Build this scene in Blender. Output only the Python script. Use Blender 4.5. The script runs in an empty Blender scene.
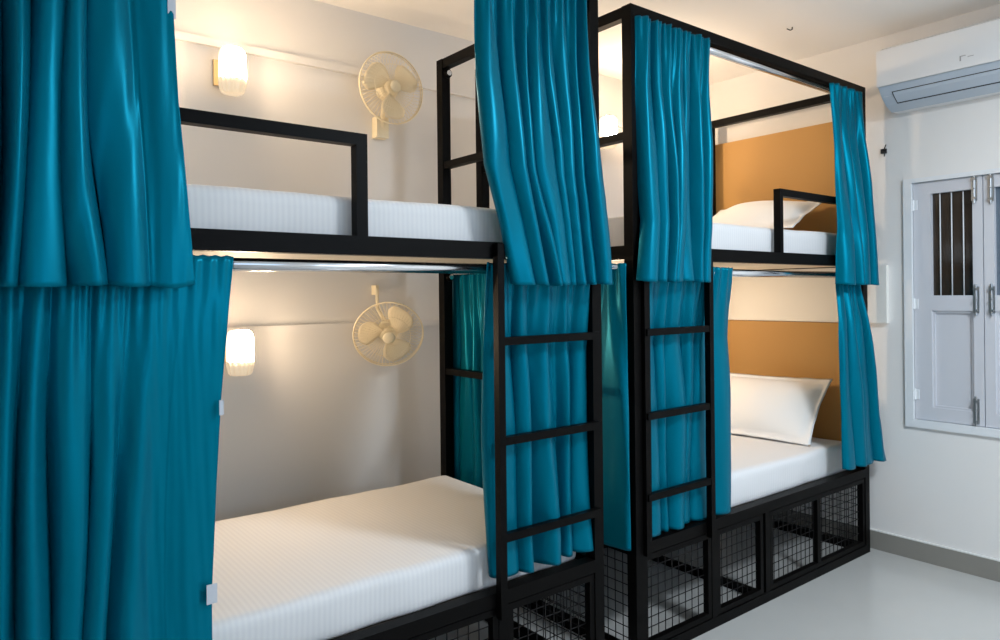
import bpy, bmesh, math, random
from mathutils import Matrix, Vector, noise

S = bpy.context.scene
C = S.collection
R = math.radians

# ------------------------------------------------------------------ camera
cam_d = bpy.data.cameras.new('camera')
cam = bpy.data.objects.new('camera', cam_d); C.objects.link(cam)
cam_d.sensor_fit = 'HORIZONTAL'; cam_d.sensor_width = 36.0
cam_d.lens = 716.44 * 36.0 / 1000.0
cam_d.shift_y = -0.02534
cam_d.clip_start = 0.02
cam.matrix_world = (Matrix.Translation((0, 0, 1.40)) @ Matrix.Rotation(-0.6655, 4, 'Z')
                    @ Matrix.Rotation(R(90), 4, 'X') @ Matrix.Rotation(-0.0107, 4, 'Z'))
S.camera = cam

# ------------------------------------------------------------------ light and exposure
S.view_settings.view_transform = 'Standard'
S.view_settings.look = 'None'
S.view_settings.gamma = 1.0
S.view_settings.use_curve_mapping = False
S.view_settings.exposure = 0.84
S.cycles.use_denoising = True
S.cycles.max_bounces = 10
S.cycles.diffuse_bounces = 6
S.cycles.sample_clamp_indirect = 6.0

W = bpy.data.worlds.new('sky'); S.world = W; W.use_nodes = True
W.node_tree.nodes['Background'].inputs[0].default_value = (0.55, 0.75, 1.0, 1)
W.node_tree.nodes['Background'].inputs[1].default_value = 1.0


def area_light(name, loc, direction, sx, sy, power, col):
    d = bpy.data.lights.new(name, 'AREA'); d.shape = 'RECTANGLE'; d.size = sx; d.size_y = sy
    d.energy = power; d.color = col
    o = bpy.data.objects.new(name, d); C.objects.link(o); o.location = loc
    o.rotation_euler = Vector(direction).to_track_quat('-Z', 'Y').to_euler()
    return o


COOL = (0.60, 0.79, 1.0)
area_light('daylight_near_window', (2.2, -2.18, 1.85), (0, 1, 0), 1.5, 1.0, 9, COOL)
area_light('daylight_far_window', (-0.4, -2.18, 1.85), (0, 1, 0), 1.5, 1.0, 2, COOL)
area_light('ceiling_panel_light', (2.4, -0.25, 2.735), (0, 0, -1), 0.45, 0.45, 48, (0.83, 0.92, 1.0))
LAMP_GLOW = 120.0
LAMP_COL = (1.0, 0.735, 0.48, 1)

# ------------------------------------------------------------------ materials


def mat(name, col, rough=0.5, metal=0.0, spec=0.5, sheen=0.0, emit=None, emit_s=0.0, bump=0.0, bump_scale=200.0, var=0.0, var_scale=4.0, coat=0.0):
    m = bpy.data.materials.new(name); m.use_nodes = True
    nt = m.node_tree; b = nt.nodes['Principled BSDF']
    b.inputs['Base Color'].default_value = (*col, 1)
    b.inputs['Roughness'].default_value = rough
    b.inputs['Metallic'].default_value = metal
    b.inputs['Specular IOR Level'].default_value = spec
    b.inputs['Sheen Weight'].default_value = sheen
    b.inputs['Coat Weight'].default_value = coat
    if emit:
        b.inputs['Emission Color'].default_value = emit
        b.inputs['Emission Strength'].default_value = emit_s
    tc = nt.nodes.new('ShaderNodeTexCoord')
    if var:
        n = nt.nodes.new('ShaderNodeTexNoise'); n.inputs['Scale'].default_value = var_scale; n.inputs['Detail'].default_value = 5
        nt.links.new(tc.outputs['Object'], n.inputs['Vector'])
        mx = nt.nodes.new('ShaderNodeMix'); mx.data_type = 'RGBA'
        mx.inputs[6].default_value = (*[c * (1 - var) for c in col], 1)
        mx.inputs[7].default_value = (*[min(1, c * (1 + var)) for c in col], 1)
        nt.links.new(n.outputs['Fac'], mx.inputs[0]); nt.links.new(mx.outputs[2], b.inputs['Base Color'])
    if bump:
        n2 = nt.nodes.new('ShaderNodeTexNoise'); n2.inputs['Scale'].default_value = bump_scale; n2.inputs['Detail'].default_value = 3
        nt.links.new(tc.outputs['Object'], n2.inputs['Vector'])
        bp = nt.nodes.new('ShaderNodeBump'); bp.inputs['Strength'].default_value = bump; bp.inputs['Distance'].default_value = 0.002
        nt.links.new(n2.outputs['Fac'], bp.inputs['Height']); nt.links.new(bp.outputs['Normal'], b.inputs['Normal'])
    return m


def striped_sheet():
    m = mat('striped_sheet', (0.80, 0.80, 0.80), 0.75, spec=0.2)
    nt = m.node_tree; b = nt.nodes['Principled BSDF']
    tc = nt.nodes.new('ShaderNodeTexCoord')
    w = nt.nodes.new('ShaderNodeTexWave'); w.wave_type = 'BANDS'; w.bands_direction = 'X'; w.wave_profile = 'SIN'
    w.inputs['Scale'].default_value = 0.314 / 0.016; w.inputs['Distortion'].default_value = 0.25
    w.inputs['Detail Scale'].default_value = 0.6
    nt.links.new(tc.outputs['Object'], w.inputs['Vector'])
    mx = nt.nodes.new('ShaderNodeMix'); mx.data_type = 'RGBA'
    mx.inputs[6].default_value = (0.69, 0.69, 0.70, 1); mx.inputs[7].default_value = (0.73, 0.73, 0.73, 1)
    nt.links.new(w.outputs['Fac'], mx.inputs[0]); nt.links.new(mx.outputs[2], b.inputs['Base Color'])
    bp = nt.nodes.new('ShaderNodeBump'); bp.inputs['Strength'].default_value = 0.15; bp.inputs['Distance'].default_value = 0.001
    nt.links.new(w.outputs['Fac'], bp.inputs['Height']); nt.links.new(bp.outputs['Normal'], b.inputs['Normal'])
    return m


def satin():
    m = mat('teal_satin', (0.0, 0.118, 0.182), 0.34, metal=0.26, spec=0.5)
    nt = m.node_tree; b = nt.nodes['Principled BSDF']
    b.inputs['Sheen Weight'].default_value = 0.0
    b.inputs['Specular Tint'].default_value = (0.02, 0.68, 1.0, 1)
    tc = nt.nodes.new('ShaderNodeTexCoord')
    mp = nt.nodes.new('ShaderNodeMapping'); mp.inputs['Scale'].default_value = (600, 600, 40)
    n = nt.nodes.new('ShaderNodeTexNoise'); n.inputs['Scale'].default_value = 1.0
    nt.links.new(tc.outputs['Object'], mp.inputs['Vector']); nt.links.new(mp.outputs['Vector'], n.inputs['Vector'])
    bp = nt.nodes.new('ShaderNodeBump'); bp.inputs['Strength'].default_value = 0.12; bp.inputs['Distance'].default_value = 0.0006
    nt.links.new(n.outputs['Fac'], bp.inputs['Height']); nt.links.new(bp.outputs['Normal'], b.inputs['Normal'])
    return m


M = dict(
    wall=mat('wall_paint', (0.78, 0.765, 0.745), 0.75, spec=0.25, bump=0.15, bump_scale=90, var=0.02, var_scale=2),
    ceiling=mat('ceiling_paint', (0.86, 0.845, 0.82), 0.85, spec=0.2, var=0.015, var_scale=1.5),
    floor=mat('polished_tile', (0.46, 0.46, 0.445), 0.2, spec=0.5, var=0.07, var_scale=2.5),
    skirt=mat('skirting_tile', (0.25, 0.24, 0.215), 0.4, var=0.05, var_scale=6),
    grout=mat('skirting_edge', (0.70, 0.70, 0.68), 0.6),
    black=mat('black_powder_coat', (0.0022, 0.0019, 0.0018), 0.45, spec=0.07, bump=0.1, bump_scale=500),
    wire=mat('black_wire', (0.010, 0.009, 0.009), 0.5, spec=0.2),
    chrome=mat('chrome', (0.72, 0.73, 0.75), 0.16, metal=1.0),
    ply=mat('pale_plywood', (0.62, 0.54, 0.42), 0.65, var=0.08, var_scale=6),
    shade_ply=mat('cage_shade_board', (0.06, 0.045, 0.034), 0.8, var=0.1),  # dark tone puts shade into the storage cages
    sheet=striped_sheet(),
    pillow=mat('pillow_cotton', (0.82, 0.815, 0.80), 0.75, spec=0.2, bump=0.2, bump_scale=300),
    satin=satin(),
    tag=mat('white_tag', (0.50, 0.53, 0.58), 0.6),
    tan=mat('tan_leatherette', (0.50, 0.275, 0.085), 0.6, spec=0.3, bump=0.15, bump_scale=160, var=0.04, var_scale=3),
    board=mat('cream_board', (0.80, 0.78, 0.73), 0.5, var=0.01),
    white=mat('white_enamel', (0.74, 0.76, 0.78), 0.4),
    shutter=mat('shutter_paint', (0.58, 0.59, 0.63), 0.4),
    plastic=mat('white_plastic', (0.77, 0.78, 0.79), 0.35),
    flap=mat('grey_blue_plastic', (0.50, 0.57, 0.65), 0.35),
    dark=mat('dark_slot', (0.02, 0.02, 0.022), 0.6),
    glass=mat('dark_window_glass', (0.030, 0.020, 0.013), 0.12, spec=0.6, var=0.25, var_scale=5),
    glass2=mat('grey_window_glass', (0.13, 0.16, 0.20), 0.12, spec=0.6, var=0.15, var_scale=6),
    steel=mat('dull_steel', (0.42, 0.43, 0.44), 0.35, metal=1.0),
    cream=mat('cream_plastic', (0.86, 0.76, 0.54), 0.4),
    blade=mat('cream_blade', (0.86, 0.75, 0.53), 0.4),
    brass=mat('brass_plate', (0.60, 0.45, 0.25), 0.35, metal=0.6),
    lamp=mat('glowing_glass', (0.9, 0.85, 0.75), 0.25, emit=LAMP_COL, emit_s=LAMP_GLOW),
    lampback=mat('dimmed_glass_back', (0.9, 0.85, 0.75), 0.4, emit=LAMP_COL, emit_s=1.1),
    rimglass=mat('ribbed_glass', (0.85, 0.78, 0.62), 0.12, emit=LAMP_COL, emit_s=0.22),
)

# ------------------------------------------------------------------ helpers


def finish(name, bm, m, parent=None, smooth=False, bevel=0.0, seg=2):
    if bevel:
        es = [e for e in bm.edges if len(e.link_faces) == 2 and e.calc_face_angle(0) > 0.6]
        bmesh.ops.bevel(bm, geom=es, offset=bevel, segments=seg, affect='EDGES', clamp_overlap=True, profile=0.5)
    bmesh.ops.recalc_face_normals(bm, faces=bm.faces)
    me = bpy.data.meshes.new(name); bm.to_mesh(me); bm.free()
    me.materials.append(m)
    if smooth:
        for p in me.polygons: p.use_smooth = True
    o = bpy.data.objects.new(name, me); C.objects.link(o)
    if parent is not None: o.parent = parent
    return o


def box(bm, x0, x1, y0, y1, z0, z1):
    v = [bm.verts.new((x, y, z)) for x in (x0, x1) for y in (y0, y1) for z in (z0, z1)]
    for f in ((0, 1, 3, 2), (4, 6, 7, 5), (0, 4, 5, 1), (2, 3, 7, 6), (0, 2, 6, 4), (1, 5, 7, 3)):
        bm.faces.new([v[i] for i in f])


def bx(name, m, parent, *dims, bevel=0.0):
    bm = bmesh.new(); box(bm, *dims)
    return finish(name, bm, m, parent, bevel=bevel)


def tube(bm, pts, r, n=10, closed=False, cap=True):
    pts = [Vector(p) for p in pts]; k = len(pts); rings = []
    prev = None
    for i, p in enumerate(pts):
        a = pts[(i - 1) % k] if (closed or i > 0) else p
        b = pts[(i + 1) % k] if (closed or i < k - 1) else p
        d = (b - a).normalized()
        if prev is None:
            up = Vector((0, 0, 1)) if abs(d.z) < 0.9 else Vector((1, 0, 0))
            nrm = d.cross(up).normalized()
        else:
            nrm = (prev - d * prev.dot(d)).normalized()
        prev = nrm; bi = d.cross(nrm)
        rr = r[i] if isinstance(r, (list, tuple)) else r
        rings.append([bm.verts.new(p + (nrm * math.cos(t) + bi * math.sin(t)) * rr) for t in [2 * math.pi * j / n for j in range(n)]])
    for i in range(k if closed else k - 1):
        A, B = rings[i], rings[(i + 1) % k]
        for j in range(n):
            bm.faces.new((A[j], A[(j + 1) % n], B[(j + 1) % n], B[j]))
    if cap and not closed:
        bm.faces.new(rings[0][::-1]); bm.faces.new(rings[-1])


def lathe(bm, prof, axis='Z', n=32, o=(0, 0, 0), ripple=None):
    rings = []
    for r, h in prof:
        ring = []
        for j in range(n):
            t = 2 * math.pi * j / n
            q = r * (1 + (ripple(t, h) if ripple else 0))
            a, b = q * math.cos(t), q * math.sin(t)
            p = (a, b, h) if axis == 'Z' else (a, h, b)
            ring.append(bm.verts.new((p[0] + o[0], p[1] + o[1], p[2] + o[2])))
        rings.append(ring)
    for A, B in zip(rings, rings[1:]):
        for j in range(n):
            bm.faces.new((A[j], A[(j + 1) % n], B[(j + 1) % n], B[j]))
    bm.faces.new(rings[0][::-1]); bm.faces.new(rings[-1])


def tag(o, label, cat, group=None):
    o['label'] = label; o['category'] = cat
    if group: o['group'] = group
    return o


def thing(name, label, cat, loc=(0, 0, 0), rot=(0, 0, 0), group=None):
    o = bpy.data.objects.new(name, None); C.objects.link(o)
    o.empty_display_size = 0.1
    o.location = loc; o.rotation_euler = rot
    return tag(o, label, cat, group)


def struct(o):
    o['kind'] = 'structure'; return o


def lerp_poly(poly, z):
    """poly: list of (z, value), z descending; smooth interpolation"""
    if z >= poly[0][0]: return poly[0][1]
    for (z0, a), (z1, b) in zip(poly, poly[1:]):
        if z >= z1:
            t = (z0 - z) / (z0 - z1)
            return a + (b - a) * t
    return poly[-1][1]


# ------------------------------------------------------------------ the room
XL, XR, YF, YB, ZC = -1.6, 3.994, -2.1, 3.104, 2.76
struct(bx('floor', M['floor'], None, XL - .1, XR + .1, YF - .1, YB + .1, -0.1, 0.0))
struct(bx('ceiling', M['ceiling'], None, XL - .1, XR + .1, YF - .1, YB + .1, ZC, ZC + .1))
struct(bx('wall_back', M['wall'], None, XL, XR, YB, YB + .1, 0, ZC))
struct(bx('wall_left', M['wall'], None, XL - .1, XL, YF, YB, 0, ZC))
# right wall with the window opening
WY0, WY1, WZ0, WZ1 = 0.93, 1.645, 0.690, 1.978
bm = bmesh.new()
box(bm, XR, XR + .1, YF, WY0, 0, ZC); box(bm, XR, XR + .1, WY1, YB, 0, ZC)
box(bm, XR, XR + .1, WY0, WY1, 0, WZ0); box(bm, XR, XR + .1, WY0, WY1, WZ1, ZC)
struct(finish('wall_right', bm, M['wall']))
# front wall behind the camera with two window openings
bm = bmesh.new()
for a, b in ((XL, -1.15), (0.35, 1.45), (2.95, XR)): box(bm, a, b, YF - .1, YF, 0, ZC)
for a, b in ((-1.15, 0.35), (1.45, 2.95)):
    box(bm, a, b, YF - .1, YF, 0, 1.3); box(bm, a, b, YF - .1, YF, 2.4, ZC)
struct(finish('wall_front', bm, M['wall']))
# skirting
b0 = struct(bx('baseboard_right', M['skirt'], None, XR - .012, XR, YF, YB, 0, 0.098, bevel=.001))
e0 = bx('skirting_edge', M['grout'], b0, XR - .013, XR, YF, YB, 0.098, 0.104)
struct(bx('baseboard_back', M['skirt'], None, XL, XR - .012, YB - .012, YB, 0, 0.098, bevel=.001))
# two thin ledges that run along the back wall
struct(bx('trim_1', M['wall'], None, XL, XR, YB - .022, YB, 2.450, 2.482, bevel=.003))
struct(bx('trim_2', M['wall'], None, XL, XR, YB - .018, YB, 1.246, 1.274, bevel=.003))

# window_1 with two shutter leaves
win = thing('window_1', 'white wooden casement window with two leaves on the right wall', 'window')
win['kind'] = 'structure'
bm = bmesh.new()
fx0, fx1 = XR - .014, XR + .07
fw = .040
box(bm, fx0, fx1, WY0, WY0 + fw, WZ0, WZ1); box(bm, fx0, fx1, WY1 - fw, WY1, WZ0, WZ1)
box(bm, fx0, fx1, WY0 + fw, WY1 - fw, WZ0, WZ0 + fw); box(bm, fx0, fx1, WY0 + fw, WY1 - fw, WZ1 - .022, WZ1)
finish('window_frame', bm, M['white'], win, bevel=.003)


def leaf(y0, y1, glass):
    z0, z1 = WZ0 + fw + .003, WZ1 - .025
    x0, x1 = XR + .004, XR + .044
    sa, sb = (.044, .083) if y1 > 1.4 else (.083, .044); zm0, zm1 = 1.295, 1.372; zt = 1.893; zb = .800
    bm = bmesh.new()
    box(bm, x0, x1, y0, y0 + sa, z0, z1); box(bm, x0, x1, y1 - sb, y1, z0, z1)
    for a, b in ((z0, zb), (zm0, zm1), (zt, z1)): box(bm, x0, x1, y0 + sa, y1 - sb, a, b)
    lf = finish('shutter', bm, M['shutter'], win, bevel=.003)
    # raised lower panel inside a shallow moulding
    bm = bmesh.new()
    box(bm, x0 + .018, x1 - .004, y0 + sa - .002, y1 - sb + .002, zb - .002, zm0 + .002)
    finish('lower_panel', bm, M['shutter'], lf)
    bm = bmesh.new()
    a, b, c, d = y0 + sa - .001, y1 - sb + .001, zb - .001, zm0 + .001
    for q in ((a, a + .012, c, d), (b - .012, b, c, d), (a + .012, b - .012, c, c + .012), (a + .012, b - .012, d - .012, d)):
        box(bm, x0 + .008, x0 + .02, *q)
    finish('moulding', bm, M['shutter'], lf, bevel=.002)
    bx('pane', glass, lf, x1 - .014, x1 - .008, y0 + sa - .002, y1 - sb + .002, zm1 - .002, zt + .002)
    for k in range(3):
        yy = y0 + sa + (y1 - y0 - sa - sb) * (.24 + .28 * k)
        bm = bmesh.new(); tube(bm, [(x0 + .016, yy, zm1 - .002), (x0 + .016, yy, zt + .002)], .0030)
        finish('window_bar', bm, M['white'], lf, smooth=True)
    for zz in (.86, 1.33, 1.84):
        for yy in ((y1,) if y1 > 1.4 else (y0,)):
            bm = bmesh.new(); tube(bm, [(x0 - .004, yy, zz - .028), (x0 - .004, yy, zz + .028)], .006)
            box(bm, x0 - .004, x0 + .001, yy - .02, yy + .02, zz - .025, zz + .025)
            finish('hinge', bm, M['white'], lf)
    return lf


l1 = leaf(1.288, WY1 - fw - .003, M['glass'])
l2 = leaf(WY0 + fw + .003, 1.284, M['glass2'])


def tower_bolt(parent, y, z0, z1):
    x = XR + .004
    bm = bmesh.new()
    box(bm, x - .004, x, y - .013, y + .013, z0, z1)
    tube(bm, [(x - .009, y, z0 - .012), (x - .009, y, z1 + .012)], .0052)
    zk = (z0 + z1) / 2
    tube(bm, [(x - .009, y, zk), (x - .026, y, zk)], .0045)
    for zz in (z0 + .012, z1 - .012): box(bm, x - .016, x - .002, y - .010, y + .010, zz - .006, zz + .006)
    finish('tower_bolt', bm, M['steel'], parent, bevel=.0008, seg=1)


tower_bolt(l1, 1.322, 1.835, 1.955)
tower_bolt(l2, 1.252, 1.825, 1.955)
tower_bolt(l1, 1.318, 1.285, 1.415)
tower_bolt(l2, 1.252, 1.285, 1.415)
tower_bolt(l1, 1.322, .742, .865)

# ------------------------------------------------------------------ bunk beds
P = .045                      # square tube
FY, BY = 1.806, 2.800         # front and back of the bunks
TOP = 2.490
LR0, LR1 = .405, .450         # lower bed rail
UR0, UR1 = 1.515, 1.568       # upper bed rail


def cage_door(root, a, b, mid=None):
    """framed wire door in the front of the storage cage, between x=a and x=b"""
    z0, z1 = .045, .400; w = .022
    y0, y1 = FY + .004, FY + .030
    bm = bmesh.new()
    box(bm, a, a + w, y0, y1, z0, z1); box(bm, b - w, b, y0, y1, z0, z1)
    box(bm, a + w, b - w, y0, y1, z0, z0 + w); box(bm, a + w, b - w, y0, y1, z1 - w, z1)
    if mid: box(bm, mid - .016, mid + .016, y0, y1, z0 + w, z1 - w)
    d = finish('cage_door', bm, M['black'], root, bevel=.002)
    bm = bmesh.new(); r = .0014; y = y1 - .006
    n = round((b - a - 2 * w) / .040)
    for i in range(1, n):
        x = a + w + (b - a - 2 * w) * i / n
        box(bm, x - r, x + r, y - r, y + r, z0 + w - .004, z1 - w + .004)
    m = round((z1 - z0 - 2 * w) / .040)
    for i in range(1, m):
        z = z0 + w + (z1 - z0 - 2 * w) * i / m
        box(bm, a + w - .004, b - w + .004, y + r, y + 3 * r, z - r, z + r)
    finish('wire_mesh', bm, M['wire'], d)
    return d


def end_mesh(root, x, BY):
    bm = bmesh.new(); r = .0014
    y0, y1, z0, z1 = FY + P - .004, BY - P + .004, .04, .405
    n = 23
    for i in range(1, n):
        y = y0 + (y1 - y0) * i / n; box(bm, x - r, x + r, y - r, y + r, z0, z1)
    for i in range(1, 9):
        z = z0 + (z1 - z0) * i / 9; box(bm, x + r, x + 3 * r, y0, y1, z - r, z + r)
    finish('wire_mesh', bm, M['wire'], root)


def rod(name, root, a, b, r=.0170):
    bm = bmesh.new(); tube(bm, [a, b], r, n=20)
    return finish(name, bm, M['chrome'], root, smooth=True)


def bunk(x0, x1, label, ladder, guard, dividers, doors, cross, BY, open_end, dz=0.0):
    t = thing('bunk_bed', label, 'bunk bed', (x0, FY, 0), group='black metal bunk beds along the back wall')
    UR0, UR1 = 1.515 + dz, 1.568 + dz

    def B(name, m, *d, bevel=.002, parent=t):
        o = bx(name, m, parent, *d, bevel=bevel)
        return o
    # posts
    for px in (x0, x1 - P):
        for py in (FY, BY - P):
            B('post', M['black'], px, px + P, py, py + P, 0, TOP)
    # front rails
    B('top_rail', M['black'], x0 + P, x1 - P, FY, FY + P, TOP - .042, TOP)
    B('bed_rail', M['black'], x0 + P, x1 - P, FY, FY + P, UR0, UR1)
    B('bed_rail', M['black'], x0 + P, x1 - P, FY, FY + P, LR0, LR1)
    B('floor_rail', M['black'], x0 + P, x1 - P, FY, FY + P, 0, .042)
    B('bed_rail', M['black'], x0 + P, x1 - P, BY - P, BY, UR0, UR1)
    B('bed_rail', M['black'], x0 + P, x1 - P, BY - P, BY, LR0, LR1)
    B('floor_rail', M['black'], x0 + P, x1 - P, BY - P, BY, 0, .042)
    for px in (x0, x1 - P):
        for z0, z1 in ((TOP - .042, TOP), (1.985, 2.015), (UR0, UR1), (1.035, 1.063), (LR0, LR1), (0, .042)):
            if px == open_end and z0 in (1.985, 1.035): continue
            B('end_rail', M['black'], px + .004, px + P - .004, FY + P, BY - P, z0, z1)
    # plywood bases; lower one coloured dark to deepen the shade below it
    B('bed_base', M['ply'], x0 + P, x1 - P, FY + P, BY - P, UR0 + .004, UR0 + .022, bevel=.001)
    B('bed_base', M['shade_ply'], x0 + P, x1 - P, FY + P, BY - P, LR0 + .004, LR0 + .022, bevel=.001)
    # guard rail on the upper bed
    ga, gb, end = guard
    bm = bmesh.new()
    box(bm, ga, gb, FY + .006, FY + .040, 1.822 + dz * 1.8, 1.855 + dz * 1.8)
    if end == 'b': box(bm, gb - .034, gb, FY + .006, FY + .040, UR1, 1.822 + dz * 1.8)
    else: box(bm, ga, ga + .026, FY + .006, FY + .040, UR1, 1.822 + dz * 1.8)
    finish('guard_rail', bm, M['black'], t, bevel=.002)
    # ladder in front of the frame
    la, lb, side = ladder                 # the other side of each ladder is the corner post
    if side == 'left':
        ld = B('ladder', M['black'], la, la + .026, FY - .027, FY - .001, .372, 1.562)
        ra, rb = la + .026, x1 - .032
    else:
        ld = B('ladder', M['black'], lb - .026, lb, FY - .027, FY - .001, .392, 1.562)
        ra, rb = x0 + .048, lb - .026
        B('ladder_strip', M['black'], x0 + P - .004, x0 + P + .026, FY - .018, FY - .001, LR0, 1.562)
    for z in (.612, .920, 1.238):
        B('rung', M['black'], ra, rb, FY - .025, FY - .001, z, z + .026, parent=ld)
    # storage cage
    for dx in dividers:
        B('cage_post', M['black'], dx - .018, dx + .018, FY + .002, FY + .036, .042, LR0)
        B('cage_post', M['black'], dx - .015, dx + .015, BY - P - .034, BY - P - .004, .042, LR0)
    for dx in cross:
        B('divider_bar', M['black'], dx - .015, dx + .015, FY + P, BY - P, .0, .032)
    for d in doors: cage_door(t, *d)
    B('cage_light_block', M['shade_ply'], x0 + P, x1 - P, BY - .012, BY - .002, .042, LR0, bevel=0)  # added board that stops lamp light and keeps the cage dark
    end_mesh(t, x0 + .012, BY); end_mesh(t, x1 - .014, BY)
    # chrome curtain rods
    rod('curtain_rod', t, (x0 + P - .002, FY + .030, 2.428), (x1 - P + .002, FY + .030, 2.428))
    rod('curtain_rod', t, (x0 + P - .002, FY + .034, 1.484), (x1 - P + .002, FY + .034, 1.484))
    return t


X0, X1, X2, X3 = -0.006, 1.881, 2.055, 3.924
bl = bunk(X0, X1, 'black metal bunk bed in the foreground with ladder at its right end', (1.389, 1.878, 'left'), (X0 + P, .954, 'b'),
          (.45, .93, 1.42), ((X0 + P + .002, .430), (.470, .910), (.950, 1.400), (1.440, 1.834)), (.45, .93, 1.42), BY, X0)
br = bunk(X2, X3, 'black metal bunk bed against the window wall with ladder at its left end', (2.086, 2.514, 'right'), (3.083, X3 - P, 'a'),
          (2.545, 2.945), ((X2 + P + .002, 2.525), (2.565, 2.910), (2.968, X3 - P - .002, 3.402)), (2.945,), 2.795, X3 - P, .014)
# end curtain rods and their brackets
rod('curtain_rod', bl, (X1 + .016, FY + .01, 1.500), (X1 + .016, BY + .04, 1.500), .0095)
rod('curtain_rod', br, (2.015, FY + .03, 1.500), (2.015, 2.77, 1.500), .0095)
for z in (2.425, 1.484):
    bm = bmesh.new()
    lathe(bm, [(.004, -.014), (.019, -.014), (.021, -.008), (.021, 0), (.013, .0)], axis='Y', n=20, o=(X1 - P / 2 + .006, BY - P - .0, z))
    br_o = finish('rod_bracket', bm, M['black'], bl, smooth=False)
    bm = bmesh.new()
    lathe(bm, [(.004, -.021), (.012, -.021), (.013, -.0142), (.004, -.0142)], axis='Y', n=18, o=(X1 - P / 2 + .006, BY - P, z))
    finish('rod_end', bm, M['chrome'], br_o)
# parts were modelled in room coordinates: keep them there
for t in (bl, br):
    off = Vector(t.location)
    for ch in t.children:
        ch.location = -off


# ------------------------------------------------------------------ mattresses and pillows
def mattress(name, label, x0, x1, y0, y1, z0, z1, seed, r=.024, tall=0.0):
    bm = bmesh.new()
    nx, ny, nz = 72, 40, 10
    lx, ly, lz = (x1 - x0) / 2, (y1 - y0) / 2, (z1 - z0) / 2

    def rm(t): return math.sin(t * math.pi / 2) * .35 + t * .65
    verts = {}

    def V(i, j, k):
        key = (i, j, k)
        if key in verts: return verts[key]
        p = Vector((lx * rm(2 * i / nx - 1), ly * rm(2 * j / ny - 1), lz * rm(2 * k / nz - 1)))
        q = Vector((max(-lx + r, min(lx - r, p.x)), max(-ly + r, min(ly - r, p.y)), max(-lz + r, min(lz - r, p.z))))
        d = p - q
        if d.length > 1e-6: p = q + d.normalized() * r
        top = max(0, p.z / lz)
        a = noise.noise(Vector((p.x * 3.1 + seed, p.y * 3.3, .5))) * .006 + noise.noise(Vector((p.x * 9 + seed, p.y * 9, 3))) * .0015
        crown = (1 - (p.y / ly) ** 4) * (1 - (p.x / lx) ** 4) * .012
        p.z += top * (a + crown)
        if tall: p.z += top * tall * max(0, (p.x / lx - .2)) ** 2
        side = abs(p.y) / ly
        if side > .9:
            p.y += math.copysign(1, p.y) * (noise.noise(Vector((p.x * 7, p.z * 6 + seed, 9))) * .006 - .002 * (1 - top))
        verts[key] = bm.verts.new(p); return verts[key]
    for i in range(nx):
        for j in range(ny):
            for k in (0, nz): bm.faces.new((V(i, j, k), V(i + 1, j, k), V(i + 1, j + 1, k), V(i, j + 1, k)))
    for i in range(nx):
        for k in range(nz):
            for j in (0, ny): bm.faces.new((V(i, j, k), V(i + 1, j, k), V(i + 1, j, k + 1), V(i, j, k + 1)))
    for j in range(ny):
        for k in range(nz):
            for i in (0, nx): bm.faces.new((V(i, j, k), V(i, j + 1, k), V(i, j + 1, k + 1), V(i, j, k + 1)))
    o = finish(name, bm, M['sheet'], smooth=True)
    o.location = ((x0 + x1) / 2, (y0 + y1) / 2, (z0 + z1) / 2)
    return tag(o, label, 'mattress', 'sheeted mattresses on the bunks')


MB, ML = LR0 + .0225, UR0 + .0225
MLF = ML + .014
mattress('mattress', 'white striped mattress on the lower berth of the foreground bunk', X0 + .05, X1 - .05, FY + .076, BY - .05, MB, .572, 1, tall=.012)
mattress('mattress', 'white mattress on the upper berth of the foreground bunk', X0 + .05, X1 - .05, FY + .058, BY - .05, ML, 1.684, 5)
mattress('mattress', 'white mattress on the lower berth of the far bunk below a pillow', X2 + .05, X3 - .05, FY + .076, 2.745, MB, .585, 9)
mattress('mattress', 'white mattress on the upper berth of the far bunk behind the short guard rail', X2 + .05, X3 - .05, FY + .058, 2.745, MLF, 1.704, 13)


def pillow(label, loc, rot, w, h, th, seed, flange=.035):
    """pillow lying in its local XY plane: x across (w), y up (h)"""
    bm = bmesh.new(); nu, nv = 44, 32
    top, bot = {}, {}
    for s, store in ((1, top), (-1, bot)):
        for i in range(nu + 1):
            for j in range(nv + 1):
                a, b = 2 * i / nu - 1, 2 * j / nv - 1
                if s < 0 and (i in (0, nu) or j in (0, nv)):
                    store[i, j] = top[i, j]; continue
                # outline pulls in between the corners
                x = a * w / 2 * (1 - .045 * (1 - a * a) * 0 - .05 * (1 - b * b) * abs(a))
                y = b * h / 2 * (1 - .06 * (1 - a * a) * abs(b))
                fx = min(1, (1 - abs(a)) * w / 2 / flange) if abs(a) < 1 else 0
                fa = max(0, (1 - abs(a)) - flange * 2 / w) / (1 - flange * 2 / w)
                fb = max(0, (1 - abs(b)) - flange * 2 / h) / (1 - flange * 2 / h)
                puff = (math.sin(fa * math.pi / 2) ** .62) * (math.sin(fb * math.pi / 2) ** .62) if fa > 0 and fb > 0 else 0
                z = s * (.0025 + puff * th / 2)
                z += puff * noise.noise(Vector((x * 6 + seed, y * 6, s))) * .012
                if not (fa > 0 and fb > 0): z += .006 * noise.noise(Vector((x * 12 + seed, y * 12, 0)))
                store[i, j] = bm.verts.new((x, y, z))
    for st in (top, bot):
        for i in range(nu):
            for j in range(nv):
                try: bm.faces.new((st[i, j], st[i + 1, j], st[i + 1, j + 1], st[i, j + 1]))
                except ValueError: pass
    o = finish('pillow', bm, M['pillow'], smooth=True)
    o.matrix_world = Matrix.Translation(loc) @ rot
    return tag(o, label, 'pillow', 'white flanged pillows')


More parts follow.
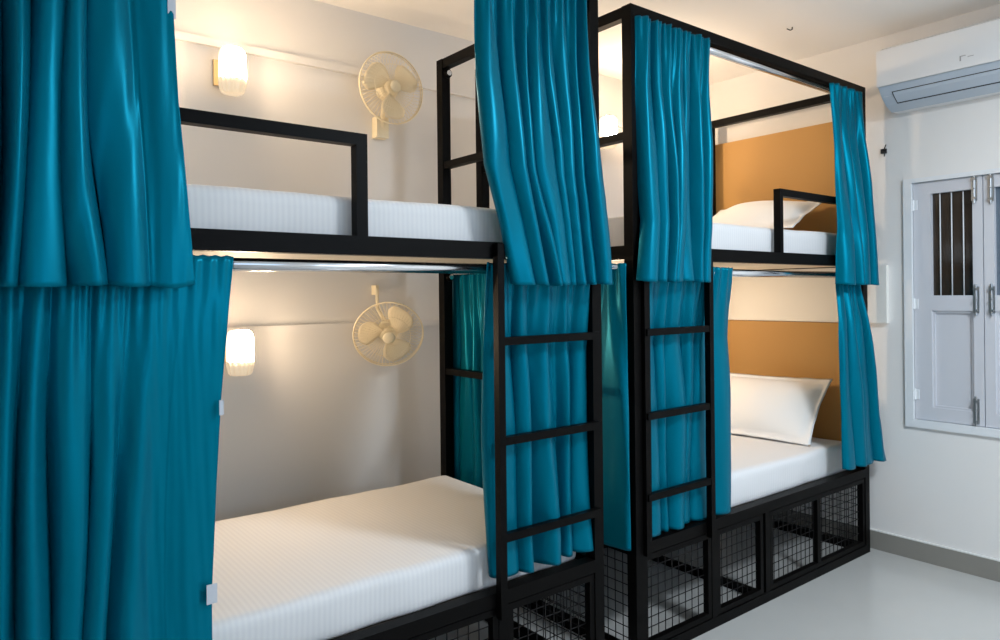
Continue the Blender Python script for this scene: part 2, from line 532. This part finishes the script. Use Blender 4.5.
def lean(deg, yaw=0, roll=0):
    # local x -> world -y, local y -> up and towards +x, normal -> -x and up
    c, s = math.cos(R(deg)), math.sin(R(deg))
    base = Matrix(((0, c, -s, 0), (-1, 0, 0, 0), (0, s, c, 0), (0, 0, 0, 1)))
    return Matrix.Rotation(R(yaw), 4, 'Z') @ base @ Matrix.Rotation(R(roll), 4, 'Z')


pillow('white pillow leaning on the tan panel of the lower far berth', (3.682, 2.320, .752), lean(43, 8), .72, .47, .17, 2)
pillow('white pillow lying against the tan panel of the upper far berth', (3.690, 2.335, 1.822), lean(24, 3), .68, .46, .17, 6)

# ------------------------------------------------------------------ panels on the right wall
o = bx('headboard_panel', M['tan'], None, XR - .030, XR - .0005, 1.90, YB - .002, 1.560, 2.352, bevel=.006)
tag(o, 'tall tan padded panel on the wall at the head of the upper far berth', 'headboard', 'tan headboard panels')
o = bx('headboard_panel', M['tan'], None, XR - .030, XR - .0005, 1.90, YB - .002, .43, 1.222, bevel=.006)
tag(o, 'tan padded panel on the wall behind the pillow of the lower far berth', 'headboard', 'tan headboard panels')
o = bx('wall_board', M['board'], None, XR - .026, XR - .0005, 1.728, YB - .002, 1.226, 1.535, bevel=.003)
tag(o, 'cream rectangular board on the wall between the two tan panels', 'board')


# ------------------------------------------------------------------ curtains
def curtain(label, left, right, ztop, zbot, y_of, folds, amp, seed, axis='x', flat=None, gather=.007, sway=.010, ripple_hem=.006, nu=None):
    """left/right: (z, coordinate) polylines of the two edges; y_of: (z, depth) polyline.
    folds: list of relative fold widths; amp: (top, bottom) fold depth; flat(u): multiplies the fold depth."""
    rnd = random.Random(seed)
    tot = sum(folds); cum = [0]
    for f in folds: cum.append(cum[-1] + f / tot)
    n = nu or len(folds) * 26; m = 84
    damp = [rnd.uniform(.45, 1.25) for _ in folds] + [1]
    dr = [rnd.uniform(-1, 1) for _ in folds] + [0]
    bm = bmesh.new(); grid = []
    for j in range(m + 1):
        v = j / m
        zz = ztop + (zbot - ztop) * v; w0 = lerp_poly(right, zz) - lerp_poly(left, zz)
        row = []
        for i in range(n + 1):
            u = i / n
            # fold phase; folds wander sideways a little on the way down
            uu = u + (.030 * math.sin(v * 2.6 + u * 7 + seed) * v + .016 * math.sin(v * 6 + u * 13 + seed)) * math.sin(math.pi * u)
            k = 0
            while k < len(folds) - 1 and cum[k + 1] < uu: k += 1
            loc = max(0, min(1, (uu - cum[k]) / (cum[k + 1] - cum[k])))
            ph = 2 * math.pi * loc
            q = min(1, v * 1.7); q = q * q * (3 - 2 * q)
            a = (amp[0] + (amp[1] - amp[0]) * q) * (damp[k] + .22 * dr[k] * math.sin(3 * v + k))
            if flat: a *= flat(u)
            c = .5 - .5 * math.cos(ph)
            off = -a * (2 * c - 1) + .16 * a * math.sin(2 * ph + k * 1.7 + 2.2 * v)
            off += amp[1] * q * (flat(u) if flat else 1) * .75 * noise.noise(Vector((u * len(folds) * 1.15 + v * .8 + seed, v * 1.1, seed * 1.3)))
            lat = -(.20 + .12 * dr[k]) * w0 * (cum[k + 1] - cum[k]) * math.sin(ph) * q
            # tight gathers under the heading tape fade out downwards
            g = math.exp(-v * 9)
            off += gather * g * (flat(u) ** .6 if flat else 1) * math.sin(2 * math.pi * (u * len(folds) * 2.6 + .3 * math.sin(u * 9 + seed)))
            off += sway * noise.noise(Vector((u * 2.3 + seed, v * 1.6, seed * .7))) * min(1, v * 3)
            off += (flat(u) if flat else 1) * .006 * noise.noise(Vector((u * w0 * 24 + v * 1.2 + seed, v * 2.2, 4.0))) + .0022 * noise.noise(Vector((u * w0 * 60 - v * 2 + seed, v * 5, 7.0)))
            z = ztop + (zbot - ztop) * v
            hem = ripple_hem * (math.cos(ph) * .5 + noise.noise(Vector((u * 4 + seed, 0, 1)))) * v ** 3
            z += hem
            if v < .02: z += .0015 * math.sin(2 * math.pi * u * len(folds) * 2.6)
            xl, xr = lerp_poly(left, z), lerp_poly(right, z)
            w = xr - xl
            x = xl + w * u + lat * (flat(u) if flat else 1)
            y = lerp_poly(y_of, z) + off
            row.append(bm.verts.new((x, y, z) if axis == 'x' else (y, x, z)))
        grid.append(row)
    for j in range(m):
        for i in range(n):
            bm.faces.new((grid[j][i], grid[j][i + 1], grid[j + 1][i + 1], grid[j + 1][i]))
    o = finish('curtain', bm, M['satin'], smooth=True)
    sm = o.modifiers.new('thickness', 'SOLIDIFY'); sm.thickness = .0022; sm.offset = 0
    return tag(o, label, 'curtain', 'teal satin bunk curtains')


def cloth_tag(cur, x, y, z, w, h):
    bm = bmesh.new(); box(bm, x - w / 2, x + w / 2, y - .0012, y + .0012, z - h / 2, z + h / 2)
    t = finish('fabric_tag', bm, M['tag'], cur, bevel=.0005, seg=1); t['label'] = 'small white fabric tag'
    return t


# foreground bunk, left end, upper and lower
c = curtain('long teal curtain hanging at the far left of the picture from the upper rail',
            [(2.44, .02), (1.42, -.03)], [(2.44, .432), (2.087, .438), (1.86, .445), (1.63, .460), (1.42, .472)], 2.446, 1.428,
            [(2.44, 1.788), (2.2, 1.785), (1.42, 1.752)], [1, 1, .85, 1.1, .9, 1.5, 1.5], (.014, .036), 3,
            flat=lambda u: 1.0 if u < .58 else max(.20, 1 - (u - .58) * 3.2))
cloth_tag(c, .435, 1.782, 2.075, .018, .045)
c = curtain('long teal curtain at the lower left of the picture hanging down beside the lower berth',
            [(1.51, -.02), (.2, -.03)], [(1.51, .580), (1.36, .562), (1.155, .541), (.92, .524), (.69, .509), (.2, .500)], 1.503, .16,
            [(1.50, 1.806), (1.3, 1.795), (.2, 1.755)], [.8, .9, .8, 1, 1.2, .9, 2.0, 1.8], (.010, .036), 8,
            flat=lambda u: 1.0 if u < .52 else max(.10, 1 - (u - .50) * 3.4), nu=220)
cloth_tag(c, .536, 1.775, 1.135, .010, .036)
cloth_tag(c, .504, 1.757, .700, .024, .046)
# foreground bunk, right end, upper
curtain('teal curtain tied over the upper right end of the foreground bunk, flaring to the right',
        [(2.44, 1.322), (2.32, 1.324), (2.08, 1.330), (1.81, 1.352), (1.63, 1.405), (1.43, 1.450)],
        [(2.44, 1.812), (2.2, 1.815), (1.8, 1.830), (1.43, 1.855)], 2.446, 1.432,
        [(2.44, 1.788), (2.2, 1.785), (1.43, 1.755)], [1.4, 1, .8, 1.1, .7, 1, .8, .9], (.012, .028), 12)
# foreground bunk, lower, behind the ladder
curtain('teal curtain behind the ladder of the foreground bunk',
        [(1.51, 1.372), (1.2, 1.392), (.8, 1.397), (.45, 1.412)], [(1.51, 1.872), (.45, 1.870)], 1.503, .482,
        [(1.50, 1.813), (1.2, 1.850), (.6, 1.848), (.45, 1.842)], [1.3, .7, 1.5, .8, 1.2], (.008, .027), 17, sway=.003)
# foreground bunk, lower, end curtain
curtain('teal curtain across the right end of the lower foreground berth',
        [(1.51, 2.300), (.5, 2.290)], [(1.51, 2.830), (.5, 2.830)], 1.512, .470,
        [(1.50, 1.910), (.5, 1.906)], [1, .9, 1.1, .8, 1, .9], (.006, .019), 21, axis='y', sway=.003)
# far bunk, left end, upper
curtain('teal curtain on the upper left post of the far bunk above the second ladder',
        [(2.44, 2.078), (2.2, 2.075), (1.85, 2.085), (1.67, 2.085), (1.45, 2.042)], [(2.44, 2.530), (2.0, 2.500), (1.7, 2.482), (1.45, 2.468)], 2.446, 1.445,
        [(2.44, 1.790), (2.2, 1.788), (1.45, 1.758)], [1.2, .8, 1.1, .9, .8, 1, .9], (.011, .027), 27)
# far bunk, lower, behind the ladder
curtain('teal curtain behind the ladder of the far bunk',
        [(1.51, 2.115), (.45, 2.115)], [(1.51, 2.722), (1.1, 2.715), (.46, 2.690)], 1.506, .462,
        [(1.50, 1.813), (1.2, 1.850), (.6, 1.848), (.45, 1.842)], [1.2, .7, 1.4, .8, 1.2, 1.6], (.008, .026), 33, sway=.003)
# far bunk, lower, end curtain
curtain('narrow teal curtain in the gap between the two bunks',
        [(1.51, 1.812), (.45, 1.812)], [(1.51, 2.420), (.45, 2.440)], 1.512, .438,
        [(1.50, 2.012), (.45, 2.014)], [1.3, .9, 1.2, .9, 1.1], (.006, .018), 39, axis='y', sway=.003)
# far bunk, right end, upper and lower
curtain('teal curtain at the upper right end of the far bunk under the air conditioner',
        [(2.44, 3.535), (2.1, 3.550), (1.7, 3.560), (1.43, 3.530)], [(2.44, 3.860), (2.2, 3.870), (1.9, 3.885), (1.43, 3.925)], 2.446, 1.432,
        [(2.44, 1.790), (2.2, 1.785), (1.43, 1.750)], [1.1, .8, 1.3, .9], (.011, .032), 45)
curtain('short teal curtain at the lower right end of the far bunk beside the wall',
        [(1.51, 3.635), (1.2, 3.590), (.47, 3.545)], [(1.51, 3.850), (1.2, 3.870), (.47, 3.950)], 1.503, .508,
        [(1.50, 1.816), (1.42, 1.816), (1.25, 1.792), (.47, 1.740)], [1.1, .9, 1.2, .9], (.010, .032), 51)


# ------------------------------------------------------------------ wall lamps
def wall_lamp(label, x, z):
    t = thing('wall_lamp', label, 'lamp', (x, YB, z), group='warm glass wall lamps')
    bm = bmesh.new(); box(bm, -.050, .040, -.014, -.0005, -.045, .062)
    finish('wall_plate', bm, M['brass'], t, bevel=.004)
    bm = bmesh.new(); tube(bm, [(0, -.013, .015), (0, -.06, .015)], .009, n=12)
    finish('arm', bm, M['brass'], t, smooth=True)
    rp = lambda a, h: .022 * math.cos(a * 14)
    bm = bmesh.new()
    lathe(bm, [(.018, .094), (.036, .092), (.047, .082), (.052, .065), (.054, .03), (.054, -.02), (.054, -.036)], n=84, o=(0, -.098, 0), ripple=rp)
    sh = finish('glass_shade', bm, M['lamp'], t, smooth=True)
    sh.data.materials.append(M['lampback'])      # wall side made to glow less, sparing the wall a hot spot
    for p in sh.data.polygons:
        if p.center.y > -.118: p.material_index = 1
    bm = bmesh.new()
    lathe(bm, [(.054, -.0362), (.0525, -.060), (.047, -.084), (.040, -.094), (.022, -.097)], n=84, o=(0, -.098, 0), ripple=lambda a, h: .05 * math.cos(a * 14))
    finish('shade_rim', bm, M['rimglass'], sh, smooth=True)
    return t


wall_lamp('glowing glass wall lamp above the upper berth of the foreground bunk', .966, 2.336)
wall_lamp('glowing glass wall lamp beside the curtain in the lower foreground berth', .985, 1.172)
wall_lamp('glowing glass wall lamp half hidden behind a post of the upper far berth', 3.205, 2.376)
wall_lamp('glowing glass wall lamp in the lower far berth behind the ladder curtain', 3.205, 1.172)


# ------------------------------------------------------------------ wall fans
def wall_fan(label, centre, yaw, tilt, mount, rad=.165, spin=0):
    """fan head facing local -Y; mount: 'below' or 'above' """
    t = thing('wall_fan', label, 'fan', (centre[0], YB, centre[2]), group='small cream wall fans')
    dy = centre[1] - YB
    head = Matrix.Translation((0, dy, 0)) @ Matrix.Rotation(R(yaw), 4, 'Z') @ Matrix.Rotation(R(tilt), 4, 'X')

    def put(o, parent=t):
        o.matrix_basis = head; return o
    # guard
    bm = bmesh.new()
    ring = lambda rr, y: [(rr * math.cos(a), y, rr * math.sin(a)) for a in [2 * math.pi * i / 56 for i in range(56)]]
    tube(bm, ring(rad, 0), .0034, n=8, closed=True)
    tube(bm, ring(rad * .985, .012), .0024, n=6, closed=True)
    for rr, y in ((rad * .62, -.028),): tube(bm, ring(rr, y), .0013, n=5, closed=True)
    for i in range(54):
        a = 2 * math.pi * i / 54
        p = [(rr * math.cos(a + tw), y, rr * math.sin(a + tw)) for rr, y, tw in ((.028, -.036, 0), (rad * .45, -.034, .10), (rad * .82, -.022, .2), (rad, 0, .25))]
        tube(bm, p, .0009, n=4)
        q = [(rr * math.cos(a), y, rr * math.sin(a)) for rr, y in ((.035, .052), (rad * .6, .046), (rad * .9, .03), (rad, 0))]
        tube(bm, q, .0009, n=4)
    put(finish('guard', bm, M['cream'], t, smooth=True))
    bm = bmesh.new(); lathe(bm, [(.006, -.041), (.022, -.040), (.029, -.036), (.029, -.032)], axis='Y', n=28)
    put(finish('guard_badge', bm, M['cream'], t, smooth=True))
    # blades
    for k in range(3):
        bm = bmesh.new(); rows = []
        for i in range(11):
            s = i / 10; rr = .030 + (rad * .86 - .030) * s
            wid = .34 + .34 * math.sin(math.pi * min(1, s * .75 + .12))
            row = []
            for j in range(9):
                q = j / 8 - .5
                a = 2 * math.pi * k / 3 + R(spin) + q * wid * 2.0 * (1 if s < .85 else 1 - (s - .85) * 1.8) + .25 * s
                row.append(bm.verts.new((rr * math.cos(a), q * .030 + .004, rr * math.sin(a))))
            rows.append(row)
        for A, B_ in zip(rows, rows[1:]):
            for j in range(8): bm.faces.new((A[j], A[j + 1], B_[j + 1], B_[j]))
        o = put(finish('blade', bm, M['blade'], t, smooth=True))
        sm = o.modifiers.new('thickness', 'SOLIDIFY'); sm.thickness = .0022
    bm = bmesh.new(); lathe(bm, [(.008, -.022), (.028, -.019), (.036, -.008), (.036, .016), (.03, .018)], axis='Y', n=30)
    put(finish('hub', bm, M['cream'], t, smooth=True))
    bm = bmesh.new(); lathe(bm, [(.02, .022), (.046, .024), (.050, .036), (.048, .07), (.034, .088), (.012, .092)], axis='Y', n=30)
    put(finish('motor_housing', bm, M['cream'], t, smooth=True))
    # arm and wall base
    s = -1 if mount == 'below' else 1
    mp = head @ Vector((0, .06, 0))
    bz = s * (rad + (.0 if mount == 'below' else .055))
    bm = bmesh.new()
    tube(bm, [tuple(mp), (mp.x * .6, min(-.045, mp.y + .02), s * .07), (0, -.045, s * .12), (0, -.040, bz)], [.012, .010, .008, .008] if s > 0 else [.013, .012, .011, .011], n=14)
    finish('arm', bm, M['cream'], t, smooth=True)
    bm = bmesh.new(); box(bm, -.032, .032, -.048, -.0005, bz - .05, bz + .05) if mount == 'below' else box(bm, -.007, .007, -.046, -.0005, bz - .03, bz + .015)
    finish('wall_base', bm, M['cream'], t, bevel=.006)
    return t


wall_fan('cream round wall fan above the upper berth of the foreground bunk', (1.693, 2.965, 2.380), 0, 0, 'below', .168, spin=-95)
wall_fan('cream round fan hung upside down in the lower foreground berth', (1.655, 2.955, 1.219), -26, 22, 'above', .162, spin=-75)

# ------------------------------------------------------------------ air conditioner
ac = thing('air_conditioner', 'white split air conditioner high on the right wall above the window', 'air conditioner', (XR, 1.25, 2.33))
AY0, AY1 = -.42, .43          # local y range
prof = [(-.0005, 0), (-.060, .0), (-.120, .022), (-.175, .060), (-.206, .098), (-.214, .112), (-.216, .13), (-.216, .26), (-.206, .292), (-.185, .305), (-.0005, .31)]
bm = bmesh.new()
rings = []
N = len(prof)
for y, k in ((AY0, .94), (AY0 + .012, 1), (AY1 - .012, 1), (AY1, .94)):
    rings.append([bm.verts.new((px * k, y, .155 + (pz - .155) * (k * .5 + .5))) for px, pz in prof])
for A, B_ in zip(rings, rings[1:]):
    for j in range(N): bm.faces.new((A[j], A[(j + 1) % N], B_[(j + 1) % N], B_[j]))
bm.faces.new(rings[0][::-1]); bm.faces.new(rings[-1])
finish('housing', bm, M['plastic'], ac)
# front panel sits a little proud of the housing
bm = bmesh.new(); box(bm, -.226, -.214, AY0 + .002, AY1 - .002, .104, .285)
finish('front_panel', bm, M['plastic'], ac, bevel=.005, seg=3)


def on_chin(t, lift):
    """point on the slanted underside, t from 0 (front edge) to 1 (wall side)"""
    pts = [(-.211, .104), (-.206, .098), (-.175, .060), (-.120, .022), (-.060, 0)]
    L = [0]
    for a, b in zip(pts, pts[1:]): L.append(L[-1] + math.dist(a, b))
    d = t * L[-1]
    for i in range(len(pts) - 1):
        if d <= L[i + 1] + 1e-9:
            q = (d - L[i]) / (L[i + 1] - L[i]); a, b = pts[i], pts[i + 1]
            nx, nz = b[1] - a[1], -(b[0] - a[0]); l = math.hypot(nx, nz)
            return a[0] + (b[0] - a[0]) * q + nx / l * lift, a[1] + (b[1] - a[1]) * q + nz / l * lift


def chin_strip(name, m, t0, t1, y0, y1, lift, parent, n=8):
    bm = bmesh.new(); rows = []
    for i in range(n + 1):
        t = t0 + (t1 - t0) * i / n
        ax, az = on_chin(t, lift); bx_, bz_ = on_chin(t, -.002)
        rows.append([bm.verts.new((ax, y0, az)), bm.verts.new((ax, y1, az)), bm.verts.new((bx_, y1, bz_)), bm.verts.new((bx_, y0, bz_))])
    for A, B_ in zip(rows, rows[1:]):
        for j in range(4): bm.faces.new((A[j], A[(j + 1) % 4], B_[(j + 1) % 4], B_[j]))
    bm.faces.new(rows[0][::-1]); bm.faces.new(rows[-1])
    return finish(name, bm, m, parent)


chin_strip('underside', M['flap'], .0, 1.0, AY0 + .004, AY1 - .004, .0015, ac)
chin_strip('outlet_slot', M['dark'], .19, .62, AY0 + .055, AY1 - .060, .0025, ac)
chin_strip('air_flap', M['flap'], .21, .565, AY0 + .062, AY1 - .066, .006, ac)
# small grey maker's mark on the front panel
bm = bmesh.new()
q = .048
box(bm, -.2268, -.2258, q - .003, q + .003, .138, .158)
box(bm, -.2268, -.2258, q - .022, q + .003, .158, .162)
box(bm, -.2268, -.2258, q - .055, q - .030, .150, .153)
finish('badge', bm, M['steel'], ac)

# small fittings on wall and ceiling
f = thing('wall_hook', 'tiny dark metal hook fixed to the right wall left of the window', 'hook', (XR, 1.742, 2.147))
bm = bmesh.new(); box(bm, -.012, -.0005, -.014, .014, -.014, .010); finish('hook_base', bm, M['dark'], f, bevel=.002)
bm = bmesh.new(); tube(bm, [(-.010, -.004, .004), (-.030, -.016, .014), (-.034, -.024, .026)], .003, n=8); tube(bm, [(-.010, -.006, -.006), (-.026, -.012, -.012), (-.028, -.012, -.034)], .003, n=8)
finish('prong', bm, M['dark'], f, smooth=True)
f = thing('ceiling_hook', 'tiny dark hook on the ceiling above the far bunk', 'hook', (3.468, 1.961, ZC))
bm = bmesh.new(); tube(bm, [(0, 0, -.0005), (0, 0, -.012), (-.012, .004, -.018), (-.03, .012, -.012)], .003, n=8)
finish('prong', bm, M['dark'], f, smooth=True)
